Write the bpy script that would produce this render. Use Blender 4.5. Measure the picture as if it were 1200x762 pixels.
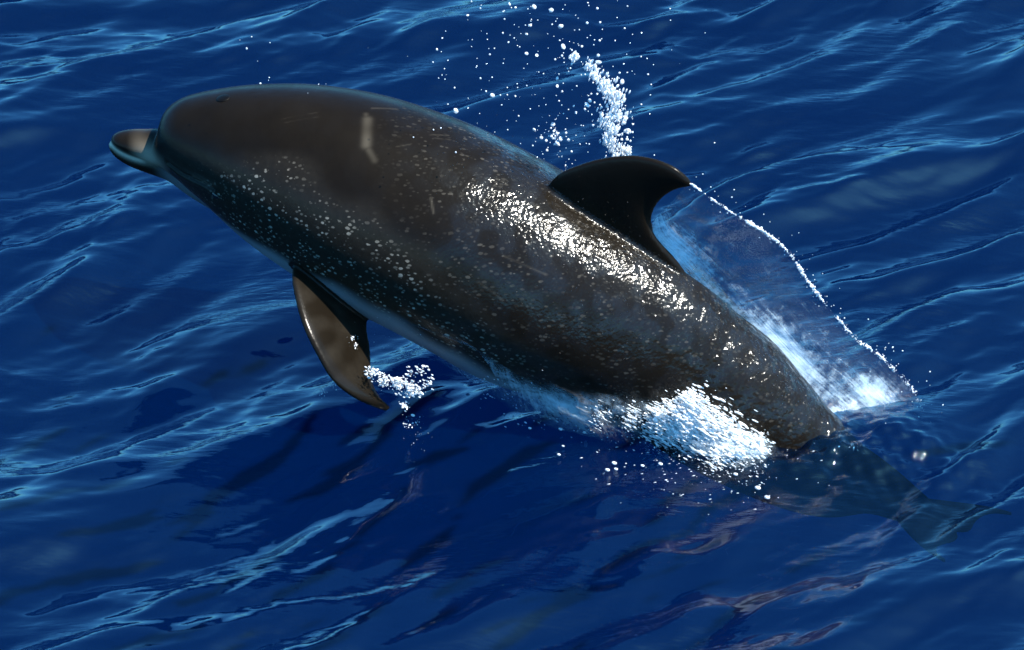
import bpy, bmesh, math, random
import numpy as np
from mathutils import Vector, Matrix
from mathutils.bvhtree import BVHTree
from mathutils import noise as mnoise

random.seed(7)
rng = np.random.default_rng(7)
scene = bpy.context.scene
for o in list(bpy.data.objects):
    bpy.data.objects.remove(o)
col = scene.collection

# ------------------------------------------------------------------ camera
PITCH = math.radians(32)
DIST = 12.0
PXM = 500.0                      # photo pixels per metre at the dolphin
CAM = Vector((0, -DIST*math.cos(PITCH), DIST*math.sin(PITCH)))
cam_d = bpy.data.cameras.new('camera')
cam = bpy.data.objects.new('camera', cam_d)
col.objects.link(cam)
cam.location = CAM
cam.rotation_euler = (math.radians(90)-PITCH, 0, 0)
cam_d.sensor_width = 36
cam_d.lens = 36*PXM*DIST/1200
cam_d.clip_start = 0.1
cam_d.clip_end = 8000
cam_d.dof.use_dof = True
cam_d.dof.focus_distance = 11.95
cam_d.dof.aperture_fstop = 9.0
scene.camera = cam

# ------------------------------------------------------------------ light
SUN_EL, SUN_AZ = math.radians(58), math.radians(113)      # azimuth from +Y (away from camera) towards +X
sun_dir = Vector((math.sin(SUN_AZ)*math.cos(SUN_EL), math.cos(SUN_AZ)*math.cos(SUN_EL), math.sin(SUN_EL)))
world = bpy.data.worlds.new('World')
scene.world = world
world.use_nodes = True
wn = world.node_tree
bg = wn.nodes['Background']
sky = wn.nodes.new('ShaderNodeTexSky')
sky.sky_type = 'NISHITA'
sky.sun_disc = False
sky.sun_elevation = SUN_EL
sky.sun_rotation = SUN_AZ
sky.air_density = 0.65
sky.dust_density = 0.7
sky.ozone_density = 1.2
tint = wn.nodes.new('ShaderNodeMix'); tint.data_type = 'RGBA'; tint.blend_type = 'MULTIPLY'   # the photograph's cool white balance, the same over the whole sky
tint.inputs[0].default_value = 1.0; tint.inputs[7].default_value = (0.28, 0.86, 1.18, 1)
wn.links.new(sky.outputs[0], tint.inputs[6])
wn.links.new(tint.outputs[2], bg.inputs[0])
bg.inputs[1].default_value = 0.15
sl = bpy.data.lights.new('sun', 'SUN')
sl.energy = 4.5
sl.angle = math.radians(0.5)
sl.color = (1.0, 0.94, 0.84)
sun = bpy.data.objects.new('sun', sl)
col.objects.link(sun)
sun.rotation_euler = (-sun_dir).to_track_quat('-Z', 'Y').to_euler()

scene.view_settings.view_transform = 'Standard'
scene.view_settings.look = 'None'
scene.view_settings.exposure = 1.35
scene.view_settings.gamma = 1
scene.render.engine = 'CYCLES'
scene.cycles.max_bounces = 10
scene.cycles.transparent_max_bounces = 16
scene.cycles.caustics_reflective = False
scene.cycles.caustics_refractive = False
scene.cycles.sample_clamp_indirect = 6

# ------------------------------------------------------------------ helpers
def ray(u, v):
    """direction of the sight line through a photo pixel (1200 wide)"""
    x = (u-600)/(PXM*DIST); y = (381-v)/(PXM*DIST)
    f = Vector((0, math.cos(PITCH), -math.sin(PITCH)))
    up = Vector((0, math.sin(PITCH), math.cos(PITCH)))
    return (f + Vector((1, 0, 0))*x + up*y)

def PY(u, v, Y):
    d = ray(u, v)
    return CAM + d*((Y-CAM.y)/d.y)

def PZ(u, v, z=0.0):
    d = ray(u, v)
    return CAM + d*((z-CAM.z)/d.z)

def plane_hit(u, v, p0, n):
    d = ray(u, v)
    return CAM + d*((p0-CAM).dot(n)/d.dot(n))

def smooth_curve(P, n):
    """resample columns of P along Catmull-Rom, n samples"""
    P = np.asarray(P, float)
    d = np.r_[0, np.cumsum(np.maximum(1e-6, np.linalg.norm(np.diff(P[:, :3] if P.shape[1] > 2 else P, axis=0), axis=1)))]
    t = np.linspace(0, d[-1], n)
    # monotone-ish cubic hermite with finite-difference tangents
    m = np.zeros_like(P)
    for i in range(len(P)):
        a, b = max(0, i-1), min(len(P)-1, i+1)
        m[i] = (P[b]-P[a])/(d[b]-d[a])
    k = np.clip(np.searchsorted(d, t, side='right')-1, 0, len(P)-2)
    h = (d[k+1]-d[k]); s = ((t-d[k])/h)[:, None]; h = h[:, None]
    return ((2*s**3-3*s**2+1)*P[k] + (s**3-2*s**2+s)*h*m[k] + (-2*s**3+3*s**2)*P[k+1] + (s**3-s**2)*h*m[k+1])

def mesh_obj(name, verts, faces, mat=None, parent=None, smooth=True):
    me = bpy.data.meshes.new(name)
    me.from_pydata([tuple(v) for v in verts], [], faces)
    me.update()
    if smooth:
        me.polygons.foreach_set('use_smooth', [True]*len(me.polygons))
    o = bpy.data.objects.new(name, me)
    col.objects.link(o)
    if mat: me.materials.append(mat)
    if parent: o.parent = parent
    return o

def tag(o, label=None, cat=None, group=None, kind=None):
    if label: o['label'] = label
    if cat: o['category'] = cat
    if group: o['group'] = group
    if kind: o['kind'] = kind

def grid_faces(n, m, close_m=False):
    f = []
    mm = m if close_m else m-1
    for i in range(n-1):
        for j in range(mm):
            j2 = (j+1) % m
            f.append((i*m+j, i*m+j2, (i+1)*m+j2, (i+1)*m+j))
    return f

class NT:
    def __init__(s, name):
        s.mat = bpy.data.materials.new(name); s.mat.use_nodes = True
        s.t = s.mat.node_tree; s.n = s.t.nodes; s.n.clear()
        s.out = s.n.new('ShaderNodeOutputMaterial')
    def add(s, typ, **kw):
        nd = s.n.new(typ)
        for k, v in kw.items():
            if k.startswith('i_'):
                key = k[2:]
                key = int(key) if key.isdigit() else key.replace('_', ' ')
                if hasattr(v, 'bl_idname') or isinstance(v, bpy.types.NodeSocket): s.t.links.new(v, nd.inputs[key])
                else: nd.inputs[key].default_value = v
            else: setattr(nd, k, v)
        return nd
    def link(s, a, b): s.t.links.new(a, b)
    def math(s, op, a, b=0.0, clamp=False):
        nd = s.n.new('ShaderNodeMath'); nd.operation = op; nd.use_clamp = clamp
        for i, x in enumerate((a, b)):
            if isinstance(x, bpy.types.NodeSocket): s.link(x, nd.inputs[i])
            else: nd.inputs[i].default_value = x
        return nd.outputs[0]
    def ramp(s, x, pts):
        nd = s.n.new('ShaderNodeMapRange'); nd.interpolation_type = 'SMOOTHSTEP'
        s.link(x, nd.inputs[0])
        for i, p in enumerate(pts): nd.inputs[i+1].default_value = p
        return nd.outputs[0]
    def mixc(s, f, a, b):
        nd = s.n.new('ShaderNodeMix'); nd.data_type = 'RGBA'
        for i, x in ((0, f), (6, a), (7, b)):
            if isinstance(x, bpy.types.NodeSocket): s.link(x, nd.inputs[i])
            elif i == 0: nd.inputs[0].default_value = x
            else: nd.inputs[i].default_value = (*x, 1)
        return nd.outputs[2]
    def mixs(s, f, a, b):
        nd = s.n.new('ShaderNodeMixShader')
        if isinstance(f, bpy.types.NodeSocket): s.link(f, nd.inputs[0])
        else: nd.inputs[0].default_value = f
        s.link(a, nd.inputs[1]); s.link(b, nd.inputs[2])
        return nd.outputs[0]
    def attr(s, name):
        return s.add('ShaderNodeAttribute', attribute_name=name).outputs['Fac']

# ------------------------------------------------------------------ materials
def mat_water():
    m = NT('sea_water')
    geo = m.add('ShaderNodeNewGeometry')
    # the crests run at about 33 degrees from +X: stretch the capillary ripples along them
    mp = m.add('ShaderNodeMapping', vector_type='POINT', i_Vector=geo.outputs['Position'])
    mp.inputs['Rotation'].default_value = (0, 0, math.radians(-20))
    mp.inputs['Scale'].default_value = (16, 60, 20)
    n1 = m.add('ShaderNodeTexNoise', i_Vector=mp.outputs[0], i_Scale=1.0, i_Detail=3.0, i_Roughness=0.5)
    mp2 = m.add('ShaderNodeMapping', i_Vector=geo.outputs['Position'])
    mp2.inputs['Scale'].default_value = (1.8, 3.2, 1)
    n2 = m.add('ShaderNodeTexNoise', i_Vector=mp2.outputs[0], i_Scale=1.0, i_Detail=2.0)
    patch = m.ramp(n2.outputs['Fac'], (0.42, 0.64, 0.12, 1.0))
    b = m.add('ShaderNodeBump', i_Strength=0.9, i_Distance=0.0028, i_Height=m.math('MULTIPLY', n1.outputs['Fac'], patch))
    dif = m.add('ShaderNodeBsdfDiffuse', i_Normal=b.outputs[0]); dif.inputs['Color'].default_value = (0.0001, 0.009, 0.040, 1)
    tr = m.add('ShaderNodeBsdfTransparent'); tr.inputs['Color'].default_value = (0.30, 0.58, 0.80, 1)
    body = m.mixs(0.82, dif.outputs[0], tr.outputs[0])
    gl = m.add('ShaderNodeBsdfGlossy', distribution='BECKMANN', i_Roughness=0.05, i_Normal=b.outputs[0]); gl.inputs['Color'].default_value = (1, 1, 1, 1)
    fr = m.add('ShaderNodeFresnel', i_IOR=1.37, i_Normal=b.outputs[0])
    m.link(m.mixs(fr.outputs[0], body, gl.outputs[0]), m.out.inputs[0])
    return m.mat

def mat_deep():
    m = NT('deep_sea')
    geo = m.add('ShaderNodeNewGeometry')
    n = m.add('ShaderNodeTexNoise', i_Vector=geo.outputs['Position'], i_Scale=0.15, i_Detail=2.0)
    c = m.mixc(n.outputs['Fac'], (0.0001, 0.007, 0.037), (0.0001, 0.0125, 0.054))
    d = m.add('ShaderNodeBsdfDiffuse', i_Color=c)
    m.link(d.outputs[0], m.out.inputs[0])
    return m.mat

def mat_skin():
    m = NT('wet_dolphin_skin')
    tc = m.add('ShaderNodeNewGeometry').outputs['Position']
    cape, flank, belly, spots = m.attr('cape'), m.attr('flank'), m.attr('belly'), m.attr('spots')
    scar, lip, wet, glit, relief = m.attr('scar'), m.attr('lip'), m.attr('wet'), m.attr('glitter'), m.attr('relief')
    nb = m.add('ShaderNodeTexNoise', i_Vector=tc, i_Scale=9.0, i_Detail=6.0, i_Roughness=0.6)
    nf = m.add('ShaderNodeTexNoise', i_Vector=tc, i_Scale=70.0, i_Detail=4.0, i_Roughness=0.6)
    dark = m.mixc(nb.outputs['Fac'], (0.0034, 0.0023, 0.0012), (0.0100, 0.0072, 0.0042))
    side = m.mixc(nf.outputs['Fac'], (0.008, 0.0062, 0.0042), (0.020, 0.0160, 0.0110))
    c = m.mixc(flank, dark, side)
    c = m.mixc(belly, c, (0.19, 0.195, 0.20))
    # pale freckles of a spotted dolphin: cells of a few millimetres, of unequal size
    mp = m.add('ShaderNodeMapping', i_Vector=tc)
    mp.inputs['Rotation'].default_value = (0, math.radians(-25), 0)
    mp.inputs['Scale'].default_value = (80, 150, 140)
    ns = m.add('ShaderNodeTexNoise', i_Vector=tc, i_Scale=160.0, i_Detail=2.0)
    mv = m.add('ShaderNodeMix', data_type='VECTOR'); mv.inputs[0].default_value = 0.35
    m.link(mp.outputs[0], mv.inputs[4]); m.link(ns.outputs['Color'], mv.inputs[5])
    vo = m.add('ShaderNodeTexVoronoi', i_Vector=mp.outputs[0], i_Scale=1.0)
    sep = m.add('ShaderNodeSeparateColor', i_0=vo.outputs['Color'])
    size = m.math('MULTIPLY', m.math('POWER', sep.outputs[0], 2.2), 0.52)
    dist = m.math('ADD', vo.outputs['Distance'], m.math('MULTIPLY', m.math('SUBTRACT', ns.outputs['Fac'], 0.5), 0.5))
    sp = m.ramp(m.math('SUBTRACT', size, dist), (-0.12, 0.10, 0.0, 1.0))
    big = m.add('ShaderNodeTexNoise', i_Vector=tc, i_Scale=14.0, i_Detail=2.0)
    sp = m.math('MULTIPLY', m.math('MULTIPLY', sp, spots), m.ramp(big.outputs['Fac'], (0.36, 0.60, 0.30, 1.0)))
    c = m.mixc(m.math('MULTIPLY', sp, m.math('ADD', 0.15, m.math('MULTIPLY', sep.outputs[1], 0.8))), c, (0.30, 0.26, 0.20))
    c = m.mixc(scar, c, (0.11, 0.092, 0.066))
    c = m.mixc(lip, c, (0.55, 0.45, 0.32))
    # skin relief and the film of water with its beads
    beads = m.add('ShaderNodeTexVoronoi', i_Vector=tc, i_Scale=170.0, feature='SMOOTH_F1')
    beadn = m.add('ShaderNodeTexNoise', i_Vector=tc, i_Scale=105.0, i_Detail=2.0, i_Roughness=0.5)
    bh = m.math('ADD', m.math('MULTIPLY', beads.outputs['Distance'], -0.35), beadn.outputs['Fac'])
    h = m.math('ADD', m.math('MULTIPLY', nf.outputs['Fac'], 0.15), m.math('MULTIPLY', bh, m.math('ADD', relief, 0.03)))
    sw = m.add('ShaderNodeTexNoise', i_Vector=tc, i_Scale=38.0, i_Detail=1.0)
    h = m.math('ADD', h, m.math('MULTIPLY', sw.outputs['Fac'], m.attr('swell')))
    bp = m.add('ShaderNodeBump', i_Strength=1.0, i_Distance=0.0019, i_Height=h)
    bp2 = m.add('ShaderNodeBump', i_Strength=0.5, i_Distance=0.0008, i_Height=nf.outputs['Fac'])
    d = m.add('ShaderNodeBsdfPrincipled', i_Base_Color=c, i_Roughness=0.62, i_Normal=bp2.outputs[0])
    m.link(m.math('MULTIPLY', wet, 0.05), d.inputs['Specular IOR Level'])
    rough = m.math('MAXIMUM', m.math('SUBTRACT', 0.21, m.math('MULTIPLY', relief, 0.085)), 0.10)
    g = m.add('ShaderNodeBsdfGlossy', i_Roughness=rough, i_Normal=bp.outputs[0]); g.inputs['Color'].default_value = (1, 1, 1, 1)
    fr = m.add('ShaderNodeFresnel', i_IOR=1.345, i_Normal=bp.outputs[0])
    m.link(m.mixs(m.math('MULTIPLY', fr.outputs[0], wet), d.outputs[0], g.outputs[0]), m.out.inputs[0])
    return m.mat

def mat_simple(name, colr, rough=0.3, spec=0.5):
    m = NT(name)
    geo = m.add('ShaderNodeNewGeometry')
    n = m.add('ShaderNodeTexNoise', i_Vector=geo.outputs['Position'], i_Scale=200.0)
    c = m.mixc(n.outputs['Fac'], tuple(x*0.8 for x in colr), colr)
    d = m.add('ShaderNodeBsdfPrincipled', i_Base_Color=c, i_Roughness=rough)
    d.inputs['Specular IOR Level'].default_value = spec
    m.link(d.outputs[0], m.out.inputs[0])
    return m.mat

def mat_drop():
    m = NT('airy_water_drop')
    t = m.add('ShaderNodeBsdfTranslucent'); t.inputs['Color'].default_value = (0.80, 0.86, 0.92, 1)
    d = m.add('ShaderNodeBsdfDiffuse'); d.inputs['Color'].default_value = (0.9, 0.92, 0.93, 1)
    g = m.add('ShaderNodeBsdfGlossy', i_Roughness=0.12); g.inputs['Color'].default_value = (1, 1, 1, 1)
    tr = m.add('ShaderNodeBsdfTransparent'); tr.inputs['Color'].default_value = (0.85, 0.93, 0.97, 1)
    fr = m.add('ShaderNodeFresnel', i_IOR=1.34)
    geo = m.add('ShaderNodeNewGeometry')
    a = m.mixs(0.3, d.outputs[0], t.outputs[0])
    ng = m.add('ShaderNodeTexNoise', i_Vector=geo.outputs['Position'], i_Scale=90.0, i_Detail=3.0)
    rnd = m.ramp(ng.outputs['Fac'], (0.42, 0.68, 0.0, 0.6))
    a = m.mixs(rnd, a, tr.outputs[0])
    m.link(m.mixs(m.math('ADD', fr.outputs[0], 0.08, clamp=True), a, g.outputs[0]), m.out.inputs[0])
    return m.mat

def mat_foam():
    m = NT('white_foam')
    geo = m.add('ShaderNodeNewGeometry')
    n = m.add('ShaderNodeTexNoise', i_Vector=geo.outputs['Position'], i_Scale=160.0, i_Detail=3.0)
    c = m.mixc(n.outputs['Fac'], (0.78, 0.82, 0.84), (0.95, 0.95, 0.94))
    d = m.add('ShaderNodeBsdfDiffuse', i_Color=c); t = m.add('ShaderNodeBsdfTranslucent', i_Color=c)
    g = m.add('ShaderNodeBsdfGlossy', i_Roughness=0.15)
    m.link(m.mixs(0.05, m.mixs(0.45, d.outputs[0], t.outputs[0]), g.outputs[0]), m.out.inputs[0])
    return m.mat

def mat_sheet():
    """thin film of flying water: clear, streaked with air along the attribute grid"""
    m = NT('streaked_water_film')
    uv = m.add('ShaderNodeUVMap')
    foam = m.attr('foam')
    mp = m.add('ShaderNodeMapping', i_Vector=uv.outputs[0]); mp.inputs['Scale'].default_value = (5, 34, 1)
    n = m.add('ShaderNodeTexNoise', i_Vector=mp.outputs[0], i_Scale=1.0, i_Detail=6.0, i_Roughness=0.65, i_Distortion=0.6)
    geo = m.add('ShaderNodeNewGeometry')
    n2 = m.add('ShaderNodeTexNoise', i_Vector=geo.outputs['Position'], i_Scale=45.0, i_Detail=5.0, i_Roughness=0.7)
    s = m.math('ADD', m.math('MULTIPLY', n.outputs['Fac'], 0.60), m.math('MULTIPLY', n2.outputs['Fac'], 0.90))
    s = m.math('SUBTRACT', m.math('ADD', s, foam), 1.22)
    k = m.ramp(s, (-0.20, 0.30, 0.055, 0.95))
    bp = m.add('ShaderNodeBump', i_Strength=1.0, i_Distance=0.003, i_Height=s)
    d = m.add('ShaderNodeBsdfDiffuse', i_Normal=bp.outputs[0]); d.inputs['Color'].default_value = (0.62, 0.76, 0.84, 1)
    t = m.add('ShaderNodeBsdfTranslucent', i_Normal=bp.outputs[0]); t.inputs['Color'].default_value = (0.72, 0.76, 0.80, 1)
    white = m.mixs(0.45, d.outputs[0], t.outputs[0])
    tr = m.add('ShaderNodeBsdfTransparent'); tr.inputs['Color'].default_value = (0.93, 0.97, 0.99, 1)
    a = m.mixs(m.math('MULTIPLY', k, m.attr('cover')), tr.outputs[0], white)
    g = m.add('ShaderNodeBsdfGlossy', i_Roughness=0.10, i_Normal=bp.outputs[0]); g.inputs['Color'].default_value = (1, 1, 1, 1)
    fr = m.add('ShaderNodeFresnel', i_IOR=1.33, i_Normal=bp.outputs[0])
    m.link(m.mixs(m.math('MULTIPLY', m.math('MULTIPLY', fr.outputs[0], 0.45), m.attr('cover')), a, g.outputs[0]), m.out.inputs[0])
    return m.mat

M_WATER, M_DEEP, M_SKIN = mat_water(), mat_deep(), mat_skin()
M_EYE = mat_simple('eye_black', (0.012, 0.010, 0.009), 0.08, 0.6)
M_HOLE = mat_simple('blowhole_black', (0.003, 0.0025, 0.002), 0.5, 0.1)
M_DROP, M_SHEET, M_FOAM = mat_drop(), mat_sheet(), mat_foam()

# ------------------------------------------------------------------ sea
def tapered_axis(lo, hi, step, far, ratio=1.16):
    a = list(np.arange(lo, hi, step))
    s, x = step, a[-1]
    while x < far:
        s = min(s*ratio, 120); x += s; a.append(x)
    s, x = step, a[0]; b = []
    while x > -far:
        s = min(s*ratio, 120); x -= s; b.append(x)
    return np.array(b[::-1]+a)

W_R = np.random.default_rng(19)
waves = []
def band(n, l0, l1, slope, mean, spread):
    for _ in range(n):
        L = math.exp(W_R.uniform(math.log(l0), math.log(l1)))
        th = math.radians(W_R.normal(mean, spread))
        k = 2*math.pi/L
        waves.append((k*math.cos(th), k*math.sin(th), slope/k*math.sqrt(2.0/n)*W_R.uniform(.6, 1.4), W_R.uniform(0, 6.283), L))
# wave travel directions (crests are perpendicular): crests at ~33 deg from +X
band(5, 1.6, 3.2, 0.050, 118, 12)
band(12, 0.5, 1.2, 0.105, 126, 12)
band(32, 0.24, 0.5, 0.175, 127, 14)
band(60, 0.10, 0.24, 0.26, 123, 19)
band(40, 0.035, 0.075, 0.075, 112, 20)

def sea_height(X, Y):
    X = np.asarray(X, float); Y = np.asarray(Y, float)
    r = np.hypot(X, Y)
    # slow warp bends the crests, slow envelope makes groups of waves
    wx = X + 0.07*np.sin(1.9*Y+0.7*X+1.0) + 0.03*np.sin(5.1*X-2.2*Y)
    wy = Y + 0.09*np.sin(1.3*X-0.8*Y+2.0) + 0.03*np.sin(4.3*X+3.1*Y+.5)
    env = 0.80+0.20*np.sin(1.7*X+2.9*Y+0.3)*np.sin(2.3*X-1.1*Y+1.9)
    envs = 0.75+0.45*np.clip(np.sin(3.1*X+5.2*Y+2.3)*np.sin(4.1*X-2.7*Y+.9), -0.6, 1)
    spacing = np.clip(0.006*np.maximum(0, r-2.5)*2.2, 0.006, None)
    slick = 1-0.5*np.exp(-((X-0.05)/0.62)**4-((Y+0.78+0.15*X)/0.36)**4)     # the leap has smoothed the water beside the body
    env = env*slick; envs = envs*slick
    z = np.zeros_like(X)
    for kx, ky, a, ph, L in waves:
        fade = np.clip(L/(5*spacing)-0.3, 0, 1)
        th = kx*wx+ky*wy+ph
        c = np.sin(th-0.12*np.sin(th))      # the far faces are steeper than the near ones
        e = envs if L < 0.16 else env
        z += a*fade*e*(c - 0.14*np.cos(2*th))*0.95
    # choppy water round the place where the body leaves the sea
    dx, dy = X-0.66, Y+0.52
    z += 0.034*np.exp(-((X-0.90)/0.13)**2-((Y+0.53)/0.15)**2)
    q = np.exp(-((dx+dy*0.2)/0.34)**4-((dy+0.22*dx)/0.13)**2)
    if np.max(q) > 1e-3:
        z += q*(0.0045*np.sin(70*X+38*Y)*np.sin(31*X-90*Y+1)+0.003*np.sin(120*X-80*Y+2)*np.sin(45*X+140*Y)+0.006*np.sin(26*X+44*Y+.4))
    return z

def build_sea():
    xs = tapered_axis(-1.75, 1.75, 0.0058, 2600)
    ys = tapered_axis(-2.1, 2.4, 0.0068, 2600)
    X, Y = np.meshgrid(xs, ys)
    Z = sea_height(X, Y)
    n, m = X.shape
    V = np.stack([X.ravel(), Y.ravel(), Z.ravel()], 1)
    i = np.arange(n-1)[:, None]*m+np.arange(m-1)[None, :]
    F = np.stack([i, i+1, i+m+1, i+m], -1).reshape(-1, 4)
    me = bpy.data.meshes.new('sea')
    me.vertices.add(len(V)); me.vertices.foreach_set('co', V.ravel())
    me.loops.add(F.size); me.loops.foreach_set('vertex_index', F.ravel().astype(np.int32))
    me.polygons.add(len(F)); me.polygons.foreach_set('loop_start', np.arange(0, F.size, 4, dtype=np.int32))
    me.polygons.foreach_set('use_smooth', np.ones(len(F), bool))
    me.update(calc_edges=True)
    me.materials.append(M_WATER)
    o = bpy.data.objects.new('sea_surface', me); col.objects.link(o)
    tag(o, 'deep blue rippled open sea around the leaping dolphin', None, None, 'structure')
    return o
sea = build_sea()
s = 2700
deep = mesh_obj('deep_water', [(-s, -s, -2.2), (s, -s, -2.2), (s, s, -2.2), (-s, s, -2.2)], [(0, 1, 2, 3)], M_DEEP, smooth=False)
tag(deep, 'dark navy depth under the sea surface', None, None, 'structure')

# ------------------------------------------------------------------ dolphin
def spineY(u):
    return -0.49 + (985-u)/715*0.42

# stations: top outline point, bottom outline point (photo pixels), lateral / dorsal ratio
ST = [((183.5, 152), (184, 172), 1.0), ((185, 144), (187, 183), 1.0), ((192, 133), (195, 195), 1.0), ((206, 122), (205, 206), .98),
      ((228, 112), (218, 217), .96), ((262, 105), (236, 233), .95), ((300, 100), (262, 255), .95), ((350, 99), (298, 285), .95),
      ((400, 104), (340, 314), .95), ((450, 114), (384, 341), .96), ((500, 130), (432, 368), .96), ((550, 150), (484, 394), .95),
      ((600, 175), (532, 420), .94), ((650, 203), (582, 448), .93), ((700, 235), (640, 470), .91), ((750, 270), (690, 492), .88),
      ((792, 303), (735, 508), .85), ((832, 344), (778, 526), .82), ((880, 388), (822, 556), .78), ((920, 430), (863, 578), .74),
      ((960, 470), (903, 594), .68), ((1000, 505), (948, 604), .58), ((1040, 540), (1008, 602), .46), ((1074, 570), (1048, 611), .38),
      ((1104, 597), (1088, 624), .36), ((1124, 614), (1115, 628), .5)]
UP = Vector((0, 0, 1))
CUT = 0.0
def build_spine(stations, yoff=0.0):
    rows = []
    for T, B, w in stations:
        c = ((T[0]+B[0])/2, (T[1]+B[1])/2)
        p = PY(c[0], c[1], spineY(c[0])+yoff)
        r = math.hypot(T[0]-B[0], T[1]-B[1])/2/PXM
        rows.append((p.x, p.y, p.z, r, w))
    return np.array(rows)

ROLL = math.radians(4)
def frames(C):
    T = np.gradient(C, axis=0)
    T /= np.linalg.norm(T, axis=1)[:, None]
    up = np.array([0, 0, 1.0])
    D = up[None, :]-T*(T@up)[:, None]
    D /= np.linalg.norm(D, axis=1)[:, None]
    L = np.cross(T, D)              # lateral; sign fixed to face the camera (-Y)
    L *= np.sign(-L[:, 1])[:, None]
    D2 = D*math.cos(ROLL)+L*math.sin(ROLL)
    L2 = L*math.cos(ROLL)-D*math.sin(ROLL)
    return T, D2, L2

def ring_loft(rows, n, m, power=2.0, keel=0.0):
    R = smooth_curve(rows, n)
    C = R[:, :3]
    T, D, L = frames(C)
    # the tangent bends fast in the nose cap: blur the frames a little
    for A in (D, L):
        for _ in range(6):
            A[1:-1] = (A[:-2]+2*A[1:-1]+A[2:])/4
        A /= np.linalg.norm(A, axis=1)[:, None]
    ang = np.linspace(0, 2*math.pi, m, endpoint=False)
    V = []
    for i in range(n):
        r, w = max(R[i, 3], 0.0015), R[i, 4]
        # silhouette extent of the ellipse seen 32 degrees from above -> true dorsal half height
        a = r/math.sqrt(math.cos(PITCH)**2+(w*math.sin(PITCH))**2)
        ca, sa = np.cos(ang), np.sin(ang)
        q = (np.abs(ca)**power+np.abs(sa)**power)**(-1/power)
        kk = 1.0+keel*np.clip(ca, 0, 1)**6
        V.append(C[i]+(D[i][None, :]*(ca*q*a*kk)[:, None]+L[i][None, :]*(sa*q*a*w)[:, None]))
    V = np.concatenate(V)
    F = grid_faces(n, m, True)
    c0, c1 = len(V), len(V)+1
    V = np.vstack([V, C[0], C[-1]])
    F += [(c0, (j+1) % m, j) for j in range(m)]
    b = (n-1)*m
    F += [(c1, b+j, b+(j+1) % m) for j in range(m)]
    return V, F, (C, T, D, L, R)

body_rows = build_spine(ST)
BV, BF, (BC, BT, BD, BL, BR) = ring_loft(body_rows, 260, 96)

# beak: an upper and a lower jaw
UPJ = [((131, 160), (131, 165), 1.3), ((134, 156), (134, 170), 1.35), ((141, 153), (141, 176), 1.3), ((155, 151.5), (152, 182), 1.25), ((170, 151.5), (166, 187), 1.2),
       ((186, 151), (182, 192), 1.15), ((203, 152), (198, 198), 1.1), ((225, 160), (218, 208), 1.05), ((250, 180), (243, 216), 1.0)]
LOJ = [((128.5, 165), (128.5, 169), 1.5), ((131, 163), (131, 174), 1.6), ((140, 166), (139, 184), 1.6), ((155, 170), (151, 193), 1.5), ((172, 173), (167, 200), 1.4),
       ((190, 176), (184, 206), 1.3), ((210, 181), (203, 214), 1.2), ((235, 195), (226, 231), 1.1), ((262, 214), (250, 247), 1.0)]
UV_, UF, UI = ring_loft(build_spine(UPJ), 50, 48)
LV_, LF, LI = ring_loft(build_spine(LOJ), 50, 48)

def fin_mesh(lead, trail, p0, nrm, n, m, thick, tipthick=0.25, curve=None):
    """lead / trail: photo outlines root->tip laid into the fin's own plane; aerofoil sections between them"""
    Lp = smooth_curve(np.array(lead, float), n); Tp = smooth_curve(np.array(trail, float), n)
    V = []
    for i in range(n):
        a = plane_hit(*Lp[i], p0, nrm); b = plane_hit(*Tp[i], p0, nrm)
        ch = (b-a).length
        t = i/(n-1)
        for j in range(m):
            x = 0.5-0.5*math.cos(math.pi*j/(m-1))          # leading -> trailing
            th = thick*(1-(1-tipthick)*t**1.3)*(2.2*math.sqrt(x)*(1-x)**0.75)+0.0018
            th = min(th, ch*0.22+0.001)
            off = (curve(t, x) if curve else 0.0)
            c = a.lerp(b, x)+nrm*off
            V.append((c, th))
    top = [c+nrm*th for c, th in V]; bot = [c-nrm*th for c, th in V]
    k = len(top)
    F = [f for f in grid_faces(n, m)] + [tuple(reversed([x+k for x in f])) for f in grid_faces(n, m)]
    for i in range(n-1):
        for j in (0, m-1):
            q = (i*m+j, (i+1)*m+j, (i+1)*m+j+k, i*m+j+k)
            F.append(q if j == 0 else tuple(reversed(q)))
    for i in (0, n-1):
        for j in range(m-1):
            F.append((i*m+j, i*m+j+k, i*m+j+1+k, i*m+j+1))
    return np.array([tuple(v) for v in top+bot]), F

def near_ring(u):
    return int(np.argmin(np.abs(BC[:, 0]-PY(u, 381, spineY(u)).x)))

# dorsal fin plane: holds the body axis and the dorsal direction
i0 = near_ring(690)
fp, fn = Vector(BC[i0]), Vector(BL[i0]).normalized()
lead = [(612, 262), (636, 226), (655, 204), (680, 193), (708, 185.5), (740, 182.5), (768, 187), (790, 196), (803, 206), (810, 214)]
trail = [(842, 400), (822, 352), (800, 315), (782, 295), (768, 278), (763, 262), (766, 246), (777, 231), (792, 222), (809, 218)]
DFV, DFF = fin_mesh(lead, trail, fp, fn, 46, 40, 0.021, 0.3)

# left pectoral fin: hangs from the near flank, tip trailing at the water
rr = near_ring(385)
rootA = PY(345, 300, BC[rr][1]-0.15); rootB = PY(430, 345, BC[rr][1]-0.10); tip = PZ(462, 474, 0.085)
tip = Vector(tip)
pn = (rootB-rootA).cross(tip-rootA).normalized()
if pn.y > 0: pn = -pn
print('FINN', pn, pn.dot(sun_dir))
leadL = [(352, 292), (343, 318), (347, 348), (357, 380), (374, 412), (394, 441), (418, 459), (442, 469), (463, 475)]
trailL = [(440, 335), (432, 362), (431, 385), (436, 408), (438, 425), (440, 440), (446, 452), (455, 463), (465, 471)]
PFV, PFF = fin_mesh(leadL, trailL, rootA, pn, 46, 34, 0.016, 0.35, lambda t, x: -0.03*t*t+0.006*math.sin(math.pi*x))

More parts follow.
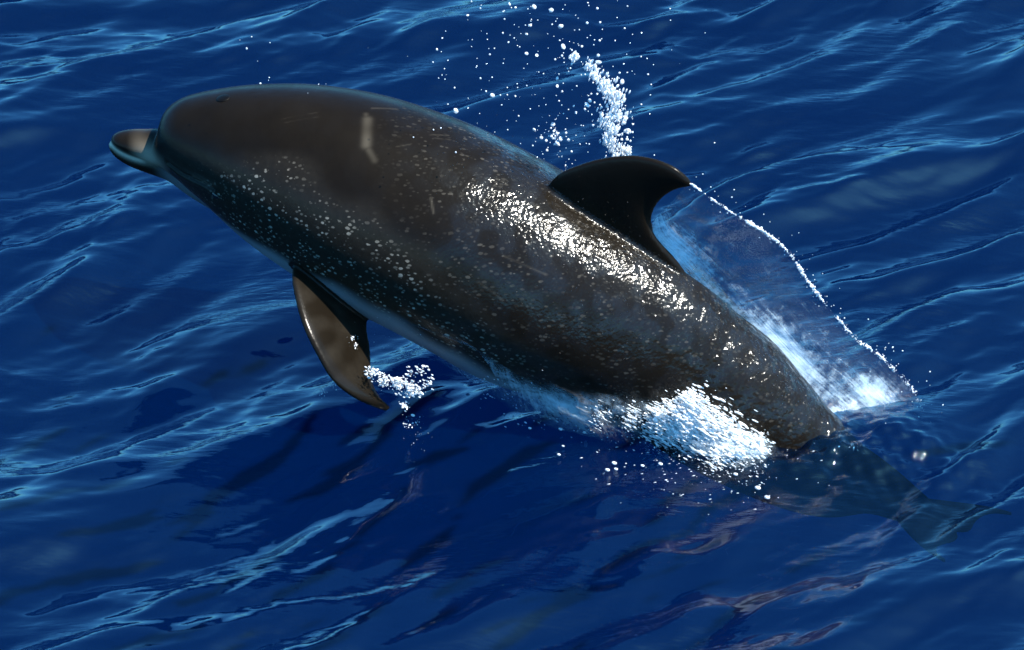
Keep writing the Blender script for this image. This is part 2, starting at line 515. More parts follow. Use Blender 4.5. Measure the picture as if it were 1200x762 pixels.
# right pectoral fin: mirror image across the body's own midplane, swept a little closer
mc, mn = Vector(BC[rr]), Vector(BL[rr]).normalized()
def mirror(V, squash=0.80):
    out = []
    for v in V:
        p = Vector(v); d = (p-mc).dot(mn)
        q = p-mn*2*d
        # sweep: raise the hanging tip a little
        q = q+Vector(BD[rr])*max(0, (mc.z-0.16)-q.z)*0.35+Vector(BT[rr])*max(0, (mc.z-0.10)-q.z)*0.5
        out.append(tuple(q))
    return np.array(out)
PRV = mirror(PFV); PRF = [tuple(reversed(f)) for f in PFF]

# flukes: horizontal tail fin beyond the stock, just under the surface
te = len(BC)-1
fc = Vector(BC[te-6]); ft = Vector(BT[te-6]); fl = Vector(BL[te-6]); fd = Vector(BD[te-6])
def fluke(sign):
    lead_ = [(-0.16, 0.0), (-0.11, .035), (-0.055, 0.09), (0.0, 0.155), (0.055, 0.215), (0.10, 0.255), (0.135, 0.275)]
    trail_ = [(0.045, 0.0), (0.062, .03), (0.072, 0.07), (0.074, 0.12), (0.083, 0.18), (0.105, 0.235), (0.140, 0.274)]
    n, m = 30, 20
    a = smooth_curve(np.array(lead_), n); b = smooth_curve(np.array(trail_), n)
    tops, bots = [], []
    for i in range(n):
        t = i/(n-1)
        for j in range(m):
            x = 0.5-0.5*math.cos(math.pi*j/(m-1))
            p = a[i]*(1-x)+b[i]*x
            th = 0.017*(1-0.75*t)*(2.2*math.sqrt(x)*(1-x)**0.75)+0.0018
            c = fc+ft*(p[0]*1.15-(p[1]*0.42 if sign > 0 else -p[1]*0.02))+fl*p[1]*sign*0.98+fd*(-0.05*p[1]+p[1]*p[1]*0.4+0.42*p[1]*sign)
            tops.append(tuple(c+fd*th)); bots.append(tuple(c-fd*th))
    k = len(tops)
    F = list(grid_faces(n, m))+[tuple(reversed([x+k for x in f])) for f in grid_faces(n, m)]
    for i in range(n-1):
        for j in (0, m-1):
            F.append((i*m+j, (i+1)*m+j, (i+1)*m+j+k, i*m+j+k))
    for i in (0, n-1):
        for j in range(m-1):
            F.append((i*m+j, i*m+j+k, i*m+j+1+k, i*m+j+1))
    return np.array(tops+bots), F

pieces = [(BV, BF), (UV_, UF), (LV_, LF), (DFV, DFF), (PFV, PFF), (PRV, PRF), fluke(1), fluke(-1)]
allV, allF, off = [], [], 0
for V, F in pieces:
    bm = bmesh.new()
    vs = [bm.verts.new(tuple(v)) for v in V]
    for f in F:
        try: bm.faces.new([vs[k] for k in f])
        except ValueError: pass
    bmesh.ops.recalc_face_normals(bm, faces=bm.faces)
    bm.verts.index_update()
    allV += [tuple(v.co) for v in bm.verts]
    allF += [tuple(v.index+off for v in f.verts) for f in bm.faces]
    off += len(bm.verts); bm.free()
tmp = mesh_obj('dolphin_raw', allV, allF)
rm = tmp.modifiers.new('r', 'REMESH'); rm.mode = 'VOXEL'; rm.voxel_size = 0.0036; rm.use_smooth_shade = True
sm = tmp.modifiers.new('s', 'SMOOTH'); sm.factor = 0.5; sm.iterations = 4
dg = bpy.context.evaluated_depsgraph_get()
me = bpy.data.meshes.new_from_object(tmp.evaluated_get(dg))
bpy.data.objects.remove(tmp)
me.name = 'body'
body = bpy.data.objects.new('body', me); col.objects.link(body)
me.materials.clear(); me.materials.append(M_SKIN)
me.polygons.foreach_set('use_smooth', np.ones(len(me.polygons), bool))
N = len(me.vertices)
co = np.empty(N*3); me.vertices.foreach_get('co', co); co = co.reshape(-1, 3)
nor = np.empty(N*3); me.vertices.foreach_get('normal', nor); nor = nor.reshape(-1, 3)
bvh = BVHTree.FromPolygons([tuple(v) for v in co], [tuple(p.vertices) for p in me.polygons])

def hit(u, v):
    """first point of the dolphin on a sight line, with its normal"""
    d = ray(u, v).normalized()
    loc, nn, idx, dist = bvh.ray_cast(CAM, d)
    return loc, nn

# mouth groove: from the beak's lip line back under the eye, on both sides
gl_px = [(197, 191), (208, 200), (222, 208), (236, 214), (250, 222)]
gp = [hit(u, v)[0] for u, v in gl_px]
gp = np.array([tuple(p) for p in gp if p is not None])
gc = smooth_curve(gp, 60)
hk = int(np.argmin(np.abs(BC[:, 0]-gc[30, 0])))
ms, md = BL[hk], BC[hk]
gm = gc-2*((gc-md)@ms)[:, None]*ms[None, :]
for G in (gc, gm):
    sel = np.where(np.linalg.norm(co-G[30], axis=1) < 0.2)[0]
    dmin = np.sqrt(((co[sel][:, None, :]-G[None])**2).sum(-1).min(1))
    co[sel] -= nor[sel]*(0.0065*np.exp(-(dmin/0.0042)**2)-0.0022*np.exp(-((dmin-0.011)/0.006)**2))[:, None]
me.vertices.foreach_set('co', co.ravel()); me.update()

# body coordinates of each vertex: station index and angle from the back ridge (+ = near side)
idx = np.empty(N, int)
for a in range(0, N, 20000):
    d2 = ((co[a:a+20000, None, :]-BC[None, ::2, :])**2).sum(-1)
    idx[a:a+20000] = d2.argmin(1)*2
rel = co-BC[idx]
dd = (rel*BD[idx]).sum(1); ll = (rel*BL[idx]).sum(1)
ang = np.degrees(np.arctan2(ll, dd)); aang = np.abs(ang)
px = 600+PXM*co[:, 0]                         # length coordinate along the animal (about 2 mm units)
def sstep(x, a, b):
    t = np.clip((x-a)/(b-a), 0, 1); return t*t*(3-2*t)
fb = np.array([mnoise.noise(Vector(c)*7.0) for c in co])
fs = np.array([mnoise.noise(Vector(c)*22.0) for c in co])
# distance to the axis tells fins from trunk
rad = np.hypot(dd, ll); R0 = BR[idx, 3]
fin = sstep(rad/np.maximum(R0, 0.01), 1.12, 1.3)
from mathutils.kdtree import KDTree
def near(V, lim):
    kd = KDTree(len(V))
    for q, v in enumerate(V): kd.insert(v, q)
    kd.balance()
    out = np.full(N, 9.0)
    for q in np.where(rad > 0.9*R0)[0]: out[q] = kd.find(co[q])[2]
    return out < lim
out_ = rad > 1.02*R0
isdors = near(DFV, 0.012) & (dd > 1.06*R0)
ispec = near(np.vstack([PFV, PRV]), 0.014) & (rad > 0.93*R0)
# cape edge: high on the head, dips over the shoulder and below the dorsal fin
edge = np.interp(px, [180, 230, 300, 380, 450, 520, 600, 700, 1000], [88, 66, 48, 44, 52, 62, 74, 96, 110])
flank = sstep(aang+fb*14, edge-5, edge+10)*(1-0.62*sstep(px, 560, 760))
bel = sstep(aang+fb*8, np.interp(px, [180, 300, 400, 600, 1000], [138, 116, 104, 115, 140]), np.interp(px, [180, 300, 400, 600, 1000], [150, 130, 118, 130, 150]))
spots = sstep(aang+fb*16, edge+2, edge+20)*sstep(px, 215, 300)*(1-0.8*sstep(px, 500, 680))*(1-sstep(px, 900, 1000))*(1-0.6*bel)
spots = np.maximum(spots, 0.14*sstep(px, 430, 540)*(1-sstep(px, 900, 980))*(1-bel))
und = np.maximum(sstep(px, 985, 1030), sstep(-co[:, 2], -0.004, 0.02)); flank = flank*(1-und); bel = bel*(1-und); spots = spots*(1-und)
fin_any = np.clip(isdors+ispec, 0, 1)
flank = np.where(ispec, np.clip(0.45+1.2*fs, 0, 1)*(1-0.7*sstep(-co[:, 2], -0.20, -0.10)), np.where(isdors, 0.0, flank)); bel = np.where(ispec | isdors, 0, bel); spots = np.where(ispec | isdors, 0.0, spots)
scar = np.zeros(N)
def mark(u0, v0, u1, v1, w, k):
    a, _ = hit(u0, v0); b, _ = hit(u1, v1)
    if a is None or b is None: return
    a, b = np.array(a), np.array(b)
    ab = b-a
    t = np.clip(((co-a)@ab)/(ab@ab), 0, 1)
    d = np.linalg.norm(co-(a+t[:, None]*ab), axis=1)
    np.maximum(scar, k*np.exp(-(d/w)**2.4)*(0.8+0.5*fs), out=scar)
mark(431, 140, 429, 170, 0.011, 0.42)
mark(429, 134, 432, 158, 0.006, 0.25)
mark(432, 176, 439, 188, 0.007, 0.3)
mark(436, 127, 465, 128, 0.003, 0.2)
mark(504, 158, 526, 159, 0.0018, 0.3)
mark(508, 162, 528, 164, 0.0014, 0.2)
mark(465, 172, 482, 169, 0.0014, 0.2)
mark(505, 232, 508, 250, 0.0025, 0.35)
mark(590, 300, 640, 322, 0.002, 0.25)
mark(560, 330, 590, 352, 0.002, 0.2)
mark(330, 140, 372, 132, 0.0012, 0.12)
mark(334, 144, 374, 137, 0.0012, 0.1)
mark(228, 208, 247, 218, 0.0065, 0.7)       # pale streak over the gape
scar = np.clip(scar, 0, 1)
# beak: brown top, pale lip line and pale cheek at the beak's root, painted lighter against the head's shadow
lip = np.zeros(N)
onbeak = 1-sstep(px, 186, 214)
LC = LI[0]; lj = np.interp(co[:, 0], LC[:, 0], LC[:, 2])+np.interp(co[:, 0], LC[:, 0], LI[4][:, 3])*0.55
lip = onbeak*np.exp(-((co[:, 2]-lj)/0.0065)**2)*(1-sstep(px, 172, 188))
cheek = onbeak*sstep(px, 158, 186)*sstep(-(co[:, 2]-(lj+0.045)), -0.02, 0.03)*sstep(co[:, 2]-lj, -0.012, 0.006)
lip = np.clip(np.maximum(lip, cheek*0.5), 0, 1)
flank = flank*(1-onbeak)+0.2*onbeak; bel = bel*(0.5+0.5*sstep(px, 260, 330))*(1-onbeak); spots = spots*(1-onbeak)
# beaded water is thickest from mid back to the tail
glit = 0.10+0.9*sstep(px+fb*60, 470, 600)
glit = np.where(isdors, 0.06, glit)
glit = np.where(ispec, 0.15, glit)
wet = (0.26+0.74*glit*(0.35+0.65*sstep(fs, -0.22, 0.12)))*(1-und)
glit = glit*(0.4+0.6*(1-sstep(aang, 62, 92)))
relief = glit*(1+0.2*sstep(px, 740, 900))*(1+0.5*fb)
swell = glit*(1.6+3.3*sstep(px, 730, 840))*(1-0.85*sstep(aang, 42, 70))
wet = np.where(isdors, 0.35, wet)
for nm, arr in (('cape', 1-flank), ('flank', flank), ('belly', bel), ('spots', spots), ('scar', scar), ('lip', lip), ('wet', wet), ('glitter', glit), ('relief', relief), ('swell', swell)):
    at = me.attributes.new(nm, 'FLOAT', 'POINT'); at.data.foreach_set('value', np.asarray(arr, np.float32))

dolphin = bpy.data.objects.new('dolphin', None); col.objects.link(dolphin)
base = Vector((BC[130][0], BC[130][1], 0)); dolphin.location = base
body.parent = dolphin; body.matrix_parent_inverse = Matrix.Translation(-base)
tag(dolphin, 'dark brown spotted dolphin leaping out of the blue sea towards the left', 'dolphin')

def blob(name, loc, nrm, rx, ry, rz, mat, tdir):
    bm = bmesh.new(); bmesh.ops.create_uvsphere(bm, u_segments=28, v_segments=16, radius=1)
    z = Vector(nrm).normalized(); x = (Vector(tdir)-z*Vector(tdir).dot(z)).normalized(); y = z.cross(x)
    M = Matrix((x*rx, y*ry, z*rz)).transposed()
    for v in bm.verts: v.co = M @ v.co + Vector(loc)
    m_ = bpy.data.meshes.new(name); bm.to_mesh(m_); bm.free()
    m_.polygons.foreach_set('use_smooth', [True]*len(m_.polygons)); m_.materials.append(mat)
    o = bpy.data.objects.new(name, m_); col.objects.link(o); o.parent = dolphin; o.matrix_parent_inverse = Matrix.Translation(-base)
    return o
for (u, v) in ((252, 229),):
    p, nn = hit(u, v)
    if p: blob('eye', p-nn*0.004, nn, 0.013, 0.009, 0.008, M_EYE, BT[60])
    # the eye on the far side, mirrored through the head's midplane
    k = int(np.argmin(np.linalg.norm(BC-np.array(p), axis=1)))
    c_, n_ = Vector(BC[k]), Vector(BL[k])
    q = p-n_*2*(p-c_).dot(n_); qn = nn-n_*2*nn.dot(n_)
    q2, qn2, _, _ = bvh.ray_cast(q+qn*0.15, -qn)
    if q2: blob('eye', q2-qn2*0.004, qn2, 0.013, 0.009, 0.008, M_EYE, BT[60])
k = int(np.argmin(np.abs(BC[:, 0]-PY(262, 150, 0).x)))
p, nn, _, _ = bvh.ray_cast(Vector(BC[k])+Vector(BD[k])*0.6+Vector(BL[k])*0.012, -Vector(BD[k]))
if p: blob('blowhole', p, nn, 0.017, 0.014, 0.0035, M_HOLE, BT[k])

# ------------------------------------------------------------------ flying water
def ico(sub):
    bm = bmesh.new(); bmesh.ops.create_icosphere(bm, subdivisions=sub, radius=1)
    v = np.array([tuple(x.co) for x in bm.verts]); f = np.array([[x.index for x in ff.verts] for ff in bm.faces]); bm.free()
    return v, f
ICO1, ICO2 = ico(1), ico(2)

def drops_mesh(name, items, mat, sub=ICO1):
    """items: list of (point, radius, direction or None, stretch)"""
    v0, f0 = sub
    V, F = [], []
    for k, (p, r, d, st) in enumerate(items):
        A = v0*r*(1+0.22*rng.normal(size=(len(v0), 1)).clip(-1, 1))
        if d is not None and st != 1:
            d = np.array(d, float); d /= np.linalg.norm(d)
            A = A+(A@d)[:, None]*d[None, :]*(st-1)
        V.append(A+np.array(p)); F.append(f0+k*len(v0))
    V = np.concatenate(V); F = np.concatenate(F)
    me = bpy.data.meshes.new(name)
    me.vertices.add(len(V)); me.vertices.foreach_set('co', V.ravel())
    me.loops.add(F.size); me.loops.foreach_set('vertex_index', F.ravel().astype(np.int32))
    me.polygons.add(len(F)); me.polygons.foreach_set('loop_start', np.arange(0, F.size, 3, dtype=np.int32))
    me.polygons.foreach_set('use_smooth', np.ones(len(F), bool))
    me.update(calc_edges=True); me.materials.append(mat)
    o = bpy.data.objects.new(name, me); col.objects.link(o)
    return o

def fused(name, items, voxel, mat=None, sub=ICO1, smooth_n=1):
    """overlapping drops fused into one torn body of water"""
    raw = drops_mesh(name, items, mat or M_DROP, sub)
    r = raw.modifiers.new('r', 'REMESH'); r.mode = 'VOXEL'; r.voxel_size = voxel; r.use_smooth_shade = True
    s_ = raw.modifiers.new('s', 'SMOOTH'); s_.factor = 0.4; s_.iterations = smooth_n
    me = bpy.data.meshes.new_from_object(raw.evaluated_get(bpy.context.evaluated_depsgraph_get()))
    bpy.data.objects.remove(raw)
    me.name = name; me.materials.clear(); me.materials.append(mat or M_DROP)
    me.polygons.foreach_set('use_smooth', np.ones(len(me.polygons), bool))
    o = bpy.data.objects.new(name, me); col.objects.link(o)
    return o

_gx, _gy = np.arange(-1.8, 1.8, 0.008), np.arange(-2.2, 2.4, 0.008)
_gz = sea_height(*np.meshgrid(_gx, _gy))
def sea_z(x, y):
    i = min(max(int((y+2.2)/0.008), 0), len(_gy)-2); j = min(max(int((x+1.8)/0.008), 0), len(_gx)-2)
    a, b = (y+2.2)/0.008-i, (x+1.8)/0.008-j
    return float(_gz[i, j]*(1-a)*(1-b)+_gz[i+1, j]*a*(1-b)+_gz[i, j+1]*(1-a)*b+_gz[i+1, j+1]*a*b)
def surf(u, v):
    """nearest visible surface on a sight line: dolphin or sea"""
    p, n = hit(u, v)
    q = PZ(u, v, 0.0); q = PZ(u, v, sea_z(q.x, q.y))
    if p is not None and p.z > sea_z(p.x, p.y): return p, n, True
    return q, Vector((0, 0, 1)), False
FLOW = (Vector(PY(900, 440, -.45))-Vector(PY(700, 330, -.45))).normalized()

def film(name, A, B, n, m, foamf, coverf, bulge=0.0, swap=False):
    """film of water between two 3D curves, as a closed thin solid"""
    a = smooth_curve(np.array([tuple(p) for p in A]), n); b = smooth_curve(np.array([tuple(p) for p in B]), n)
    V = []; UVs = []; fo = []; cv = []
    for i in range(n):
        s_ = i/(n-1)
        for j in range(m):
            t = j/(m-1)
            p = a[i]*(1-t)+b[i]*t
            w = 0.008*mnoise.noise(Vector((s_*7, t*3, 5.1)))+0.003*mnoise.noise(Vector((s_*30, t*9, 1.1)))
            p = p+np.array([0, -1, 0.3])*(bulge*math.sin(math.pi*t)+w*math.sin(math.pi*min(1, max(0, t)))*1.5)
            V.append(p); UVs.append((t*0.7, s_*1.3) if swap else (s_, t)); fo.append(foamf(s_, t)); cv.append(coverf(s_, t))
    V = np.array(V); k = len(V)
    o = mesh_obj(name, V, grid_faces(n, m), M_SHEET)
    uvl = o.data.uv_layers.new(name='UVMap')
    li = np.empty(len(o.data.loops), int); o.data.loops.foreach_get('vertex_index', li)
    uvl.data.foreach_set('uv', np.array(UVs)[li].ravel())
    for nm, arr in (('foam', fo), ('cover', cv)):
        at = o.data.attributes.new(nm, 'FLOAT', 'POINT'); at.data.foreach_set('value', np.array(arr, np.float32))
    return o

# the sheet thrown back from the dorsal fin: rim curve and body curve, both in the fin's plane falling to the sea
def on_fin_plane(u, v, dy=0.0): return plane_hit(u, v, fp+Vector((0, dy, 0)), fn)
rim_px = [(808, 214), (850, 244), (900, 275), (925, 297), (947, 330), (975, 365), (1003, 397), (1032, 418), (1052, 438), (1070, 458), (1086, 486)]
rim = []
for k_, (u, v) in enumerate(rim_px):
    p = on_fin_plane(u, v); q = PZ(u, v, 0.0); w = (k_/(len(rim_px)-1))**2
    rim.append(p.lerp(q, w))
inn_px = [(764, 262), (768, 282), (792, 308), (825, 345), (858, 378), (888, 408), (915, 436), (940, 460), (962, 480), (985, 498), (1010, 506)]
inner = []
for k_, (u, v) in enumerate(inn_px):
    p = on_fin_plane(u, v); q = PZ(u, v, 0.0); w = (k_/(len(inn_px)-1))**3
    inner.append(p.lerp(q, w))
def g2(s_, t, s0, t0, ws, wt, k): return k*math.exp(-((s_-s0)/ws)**2-((t-t0)/wt)**2)
def foam_sheet(s_, t):     # t = 0 body side, 1 rim
    f = 0.20
    f += 0.34*math.exp(-(t/0.34)**2)*(1-s_*0.4)
    f += g2(s_, t, 0.12, 0.18, 0.10, 0.25, 0.25)
    f += g2(s_, t, 0.60, 0.20, 0.11, 0.22, 0.62)
    f += g2(s_, t, 0.88, 0.62, 0.07, 0.28, 0.40)
    f += g2(s_, t, 0.78, 0.4, 0.25, 0.3, 0.12)
    return f
sheet = film('water_sheet', inner, rim, 120, 60, foam_sheet, lambda s_, t: min(1, (1-s_)*9)*min(1, 0.35+(1-t)*2), bulge=0.0)
tag(sheet, 'thin translucent sheet of water trailing behind the dorsal fin', None, None, 'stuff')

def flat_px(u, v): return surf(u, v)

# beads along the sheet's rim: an uneven rope of water with drops breaking off
rimc = smooth_curve(np.array([tuple(p) for p in rim]), 1300)
items = []
for i, p in enumerate(rimc):
    t = i/1299
    f = 0.5+0.5*mnoise.noise(Vector((i*0.021, 0.3, 0)))+0.35*mnoise.noise(Vector((i*0.09, 4.3, 0)))
    r = 0.0005+0.0046*max(0, f)**2.2*(1.0-0.3*t)
    if rng.random() < 0.45+f: items.append((p+rng.normal(size=3)*(0.0011+0.0016*t), r, None, 1))
    if rng.random() < 0.10*f+0.03:
        items.append((p+rng.normal(size=3)*np.array([1, 1, 1])*0.006*(1+t), rng.uniform(.0008, .002), None, 1))
o = fused('rim_spray', items, 0.0011)
tag(o, 'string of bright beads along the rim of the water sheet', None, None, 'stuff')

def cloud(pts_px, n, spread, depth, rr_, dirv=None, st=(1, 1), depthY=None, on_surface=False, lift=0.004):
    """drops scattered round a polyline of places; each place (u, v, weight, spread)"""
    out = []
    P = np.array(pts_px, float)
    w = P[:, 2]/P[:, 2].sum()
    for _ in range(n):
        k_ = rng.choice(len(P), p=w)
        u = P[k_, 0]+rng.normal()*P[k_, 3]*spread; v = P[k_, 1]+rng.normal()*P[k_, 3]*spread
        r = min(rr_[1], rr_[0]+abs(rng.normal())*(rr_[1]-rr_[0])*0.4)
        if on_surface:
            p, nn, b = surf(u, v)
            p = np.array(p)+np.array(nn)*(lift*rng.random()-r*0.3)
        else:
            p = np.array(PY(u, v, depthY+rng.normal()*depth))
        out.append((p, r, dirv, rng.uniform(*st)))
    return out

# column of spray beyond the dorsal fin
Yc = fp.y+0.16
colm = [(672, 68, 10, 4), (690, 78, 10, 5), (699, 88, 14, 6), (708, 98, 18, 7), (716, 108, 22, 8), (722, 118, 18, 8), (718, 128, 14, 8), (712, 140, 18, 9), (716, 152, 20, 9), (714, 165, 16, 7), (722, 176, 20, 9), (735, 176, 8, 5), (728, 135, 6, 10)]
items = cloud(colm, 1300, 0.66, 0.025, (0.0005, 0.0042), dirv=Vector((0.35, 0, 1)), st=(1, 3.6), depthY=Yc)
items += cloud([(672, 68, 6, 14), (655, 165, 10, 14), (650, 155, 8, 10), (668, 200, 6, 8), (690, 125, 6, 14), (735, 155, 3, 8)], 110, 0.6, 0.05, (0.001, 0.0042), depthY=Yc)
o = fused('spray_column', items, 0.0011, M_FOAM, smooth_n=2)
tag(o, 'ragged column of white spray rising beyond the dorsal fin', None, None, 'stuff')

# fine mist of droplets over the back
items = []
for _ in range(230):
    u = rng.normal(640, 75); v = rng.uniform(0, 190) if rng.random() < .7 else rng.normal(60, 50)
    items.append((np.array(PY(u, v, Yc+rng.normal()*0.12)), abs(rng.normal(0.0011, 0.0006))+.0004, None, 1))
for _ in range(40):
    u = rng.uniform(280, 700); v = rng.uniform(20, 180)
    items.append((np.array(PY(u, v, Yc+rng.normal()*0.12)), abs(rng.normal(0.0009, 0.0004))+.0003, None, 1))
for _ in range(40):
    t = rng.random(); i = int(t*1299); p = rimc[i]+np.array([0.02+0.05*rng.random()*t, 0, 0.01*rng.random()])
    items.append((p+rng.normal(size=3)*0.012, abs(rng.normal(0.001, 0.0005))+.0003, None, 1))
o = drops_mesh('fine_spray', items, M_DROP)
tag(o, 'fine droplets of spray scattered in the air above the back', None, None, 'stuff')

# single large drops one can pick out
big = [(534, 130, 3.8), (533, 129, 2.5), (577, 112, 3.4), (660, 55, 3.6), (646, 12, 3.4), (626, 8, 2.8), (621, 30, 2.6), (657, 31, 3.2), (688, 27, 2.2), (617, 63, 2.0), (629, 65, 2.2),
       (688, 123, 3.6), (691, 118, 2.6), (648, 146, 3.2), (657, 163, 3.8), (653, 168, 3.2), (736, 154, 4.2), (733, 138, 3.4), (729, 96, 3.6), (701, 65, 3.0), (701, 73, 3.4), (640, 165, 2.4), (626, 152, 2.0),
       (675, 132, 2.0), (563, 92, 2.0), (548, 18, 1.8), (597, 5, 2.0), (738, 176, 3.6), (574, 64, 1.6), (289, 57, 1.8), (305, 98, 1.8), (512, 58, 1.4), (700, 10, 1.6), (617, 40, 2.0), (653, 92, 2.6), (653, 101, 2.2)]
drop_me = None
for k_, (u, v, r) in enumerate(big):
    p = PY(u, v, Yc if u > 400 else spineY(u)+0.1)
    if drop_me is None:
        bm = bmesh.new(); bmesh.ops.create_icosphere(bm, subdivisions=3, radius=1)
        for vv in bm.verts:
            vv.co *= 1+0.13*mnoise.noise(vv.co*1.7)
        drop_me = bpy.data.meshes.new('water_drop'); bm.to_mesh(drop_me); bm.free()
        drop_me.polygons.foreach_set('use_smooth', [True]*len(drop_me.polygons)); drop_me.materials.append(M_DROP)
    o = bpy.data.objects.new('water_drop', drop_me); col.objects.link(o)
    o.location = p; s_ = r*0.5/PXM*1.5
    o.scale = (s_*rng.uniform(.8, 1.3), s_*rng.uniform(.6, 1), s_*rng.uniform(.8, 1.6)); o.rotation_euler = rng.uniform(0, 6, 3)
    tag(o, 'small round bright water drop flung into the air above the back', 'water drop', 'single water drops in the air above the back')

# foam where the flank meets the sea, and on the sheet
foam_pts = [(740, 478, 3, 10), (770, 486, 6, 14), (800, 478, 10, 16), (815, 492, 16, 20), (835, 505, 24, 22), (855, 518, 22, 18), (872, 522, 16, 14), (820, 520, 8, 14), (790, 500, 8, 14), (890, 520, 6, 10), (705, 476, 1.5, 10), (840, 540, 6, 14)]
items = cloud(foam_pts, 11000, 0.62, 0, (0.0005, 0.0020), dirv=FLOW, st=(1.5, 7.0), on_surface=True, lift=0.05)
core = [(775, 484, 6, 9), (800, 484, 10, 10), (822, 496, 16, 12), (842, 510, 20, 12), (862, 520, 16, 9), (812, 470, 6, 7), (880, 524, 6, 6)]
items += cloud(core, 3600, 1.1, 0, (0.0012, 0.0034), dirv=FLOW, st=(2, 6.0), on_surface=True, lift=0.045)
o = fused('flank_foam', items, 0.0011, M_FOAM, smooth_n=3)
tag(o, 'white churned foam where the rear flank meets the water', None, None, 'stuff')
items = []
for _ in range(420):
    t = rng.random()
    u = 560+t*340; v = 455+t*85+rng.normal()*14+abs(rng.normal())*12*(t)
    p, nn, b = surf(u, v)
    items.append((np.array(p)+np.array(nn)*0.004*rng.random(), rng.uniform(0.0004, 0.0014), FLOW, rng.uniform(1.2, 3.5)))
# wake glitter below the foam
for _ in range(220):
    u = rng.normal(830, 60); v = 545+rng.normal()*18+abs(rng.normal())*10-(u-850)*0.05
    q = PZ(u, v, 0); items.append((np.array([q.x, q.y, sea_z(q.x, q.y)+0.001]), rng.uniform(0.0003, 0.0011), np.array([1, .3, 0]), rng.uniform(1.5, 5)))
o = drops_mesh('waterline_froth', items, M_DROP)
tag(o, 'thin froth and bubbles along the waterline under the flank', None, None, 'stuff')

# single splashed drops low in front of the flank
low = [(645, 484, 3.2), (648, 487, 2.6), (772, 519, 3), (781, 519, 3), (712, 556, 2.6), (720, 548, 2.8), (722, 555, 2.2), (655, 538, 2), (657, 508, 2.4), (621, 507, 1.8), (660, 528, 1.6), (774, 549, 2.4), (753, 551, 2),
       (546, 457, 2.2), (888, 577, 3.2), (899, 588, 3), (862, 561, 2.4), (478, 470, 2), (484, 492, 2.2), (685, 512, 1.8)]
for k_, (u, v, r) in enumerate(low):
    o = bpy.data.objects.new('water_drop', drop_me); col.objects.link(o)
    p, nn, b = surf(u, v); o.location = p+Vector((0, 0, 0.012)); s_ = r*0.5/PXM*1.5
    o.scale = (s_*1.5, s_, s_*.9); o.rotation_euler = (0, 0.3, 0)
    tag(o, 'small bright splash drop just above the dark water under the flank', 'water drop', 'splash drops low under the flank')

# water streaming off the belly behind the pectoral fin, and off the fin's tip
def stream(name, top_px, bot_px, label, foam=0.62, ytop=0.0, n=70, m=34, cover=None):
    A = []
    for u, v in top_px:
        p, nn, b = surf(u, v); A.append(p+nn*0.006 if b else p)
    B = [PZ(u, v, 0.004) for u, v in bot_px]
    o = film(name, A, B, n, m, lambda s_, t: foam*(1-0.35*t)+0.1*math.sin(s_*9), cover or (lambda s_, t: (1-t)**0.6*min(1, 8*s_, 8*(1-s_))*min(1, max(0.0, 0.05+(t+0.12*mnoise.noise(Vector((s_*14, 2, 0))))*4.0))**1.5 if t > 0.01 else 0.0), bulge=0.012, swap=True)
    tag(o, label, None, None, 'stuff')
    return o
stream('belly_stream', [(470, 372), (510, 385), (550, 400), (590, 425), (640, 452), (700, 475)], [(520, 428), (560, 452), (612, 490), (640, 500), (680, 510), (722, 522)], 'streaks of water running off the belly behind the pectoral fin', 0.66)
stream('flank_stream', [(620, 440), (680, 455), (740, 462), (790, 470), (850, 492), (905, 512)], [(640, 488), (700, 512), (760, 528), (815, 545), (870, 556), (925, 545)], 'white water pouring down the rear flank into the sea', 0.50)

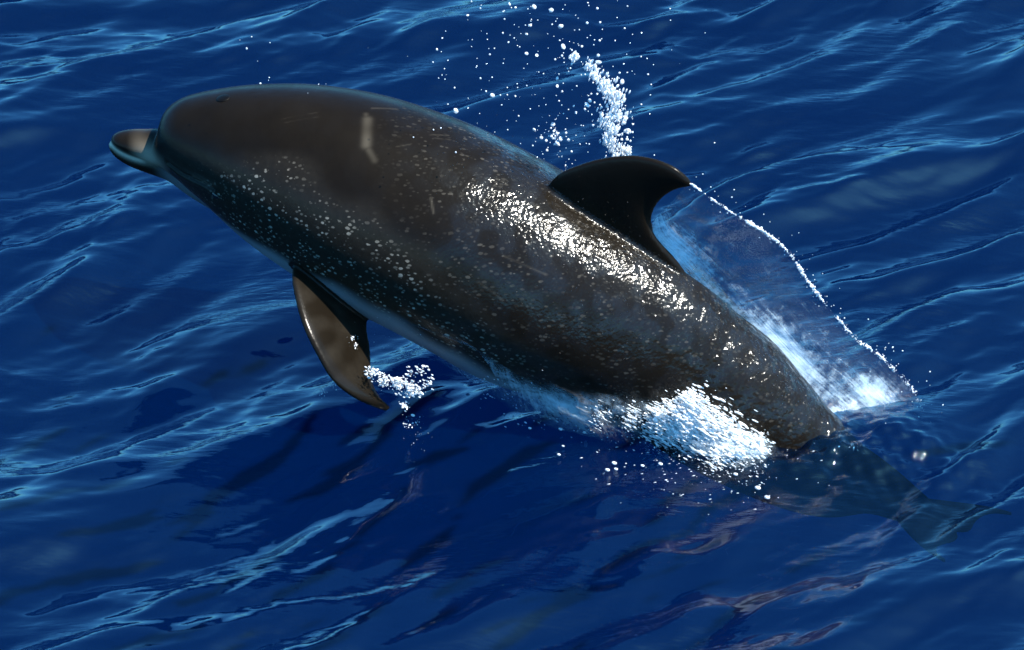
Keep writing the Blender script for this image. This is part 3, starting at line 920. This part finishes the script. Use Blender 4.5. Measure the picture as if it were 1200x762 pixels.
def fin_pt(u, v): 
    p, nn = hit(u, v)
    return (p+nn*0.003) if p is not None else PZ(u, v, 0.01)
items = []
tipp = [(436, 438, 10, 5), (450, 444, 14, 6), (465, 450, 18, 6), (480, 455, 18, 6), (490, 458, 10, 5), (473, 476, 10, 4), (500, 447, 6, 7), (482, 436, 4, 6), (496, 432, 3, 5)]
items = cloud(tipp, 620, 0.7, 0.012, (0.0008, 0.0036), dirv=FLOW, st=(1, 2.6), depthY=tip.y)
items += cloud([(413, 395, 8, 3), (415, 405, 6, 3)], 46, 0.7, 0, (0.0008, 0.0022), on_surface=True)
items += cloud([(378, 460, 8, 3), (392, 452, 6, 4), (404, 446, 6, 4)], 90, 0.8, 0.008, (0.0006, 0.002), depthY=tip.y+0.0)
items += cloud([(480, 498, 8, 4), (490, 494, 5, 4), (492, 512, 4, 9)], 100, 0.9, 0.0, (0.0006, 0.0022), on_surface=True)
items += cloud([(445, 385, 6, 14), (475, 400, 6, 12), (500, 410, 5, 12)], 120, 0.9, 0.0, (0.0004, 0.0014), on_surface=True)
o = fused('fin_splash', items, 0.0010)
tag(o, 'bright splash of water flung from the tip of the pectoral fin', None, None, 'stuff')

# beads of water sitting on the wet back, where the sun finds them
items = []
band_px = [(540, 200, 6, 20), (560, 160, 3, 22), (600, 235, 8, 22), (650, 275, 14, 26), (700, 290, 12, 26), (745, 330, 14, 26), (790, 350, 8, 18), (840, 385, 10, 16), (885, 420, 10, 14), (925, 450, 10, 12), (960, 482, 10, 12), (640, 340, 4, 40), (760, 400, 3, 40)]
for p, r, d, st in cloud(band_px, 1500, 1.0, 0, (0.0006, 0.0022), dirv=FLOW, st=(1, 2.0), on_surface=True, lift=0.0008):
    items.append((p, r, d, st))
BEAD = NT('clear_bead')
g_ = BEAD.add('ShaderNodeBsdfGlossy', i_Roughness=0.22); t_ = BEAD.add('ShaderNodeBsdfTransparent'); f_ = BEAD.add('ShaderNodeFresnel', i_IOR=1.36)
BEAD.link(BEAD.mixs(f_.outputs[0], t_.outputs[0], g_.outputs[0]), BEAD.out.inputs[0])
o = drops_mesh('skin_beads', items, BEAD.mat)
tag(o, 'tiny clear beads of water lying on the wet dark back', None, None, 'stuff')
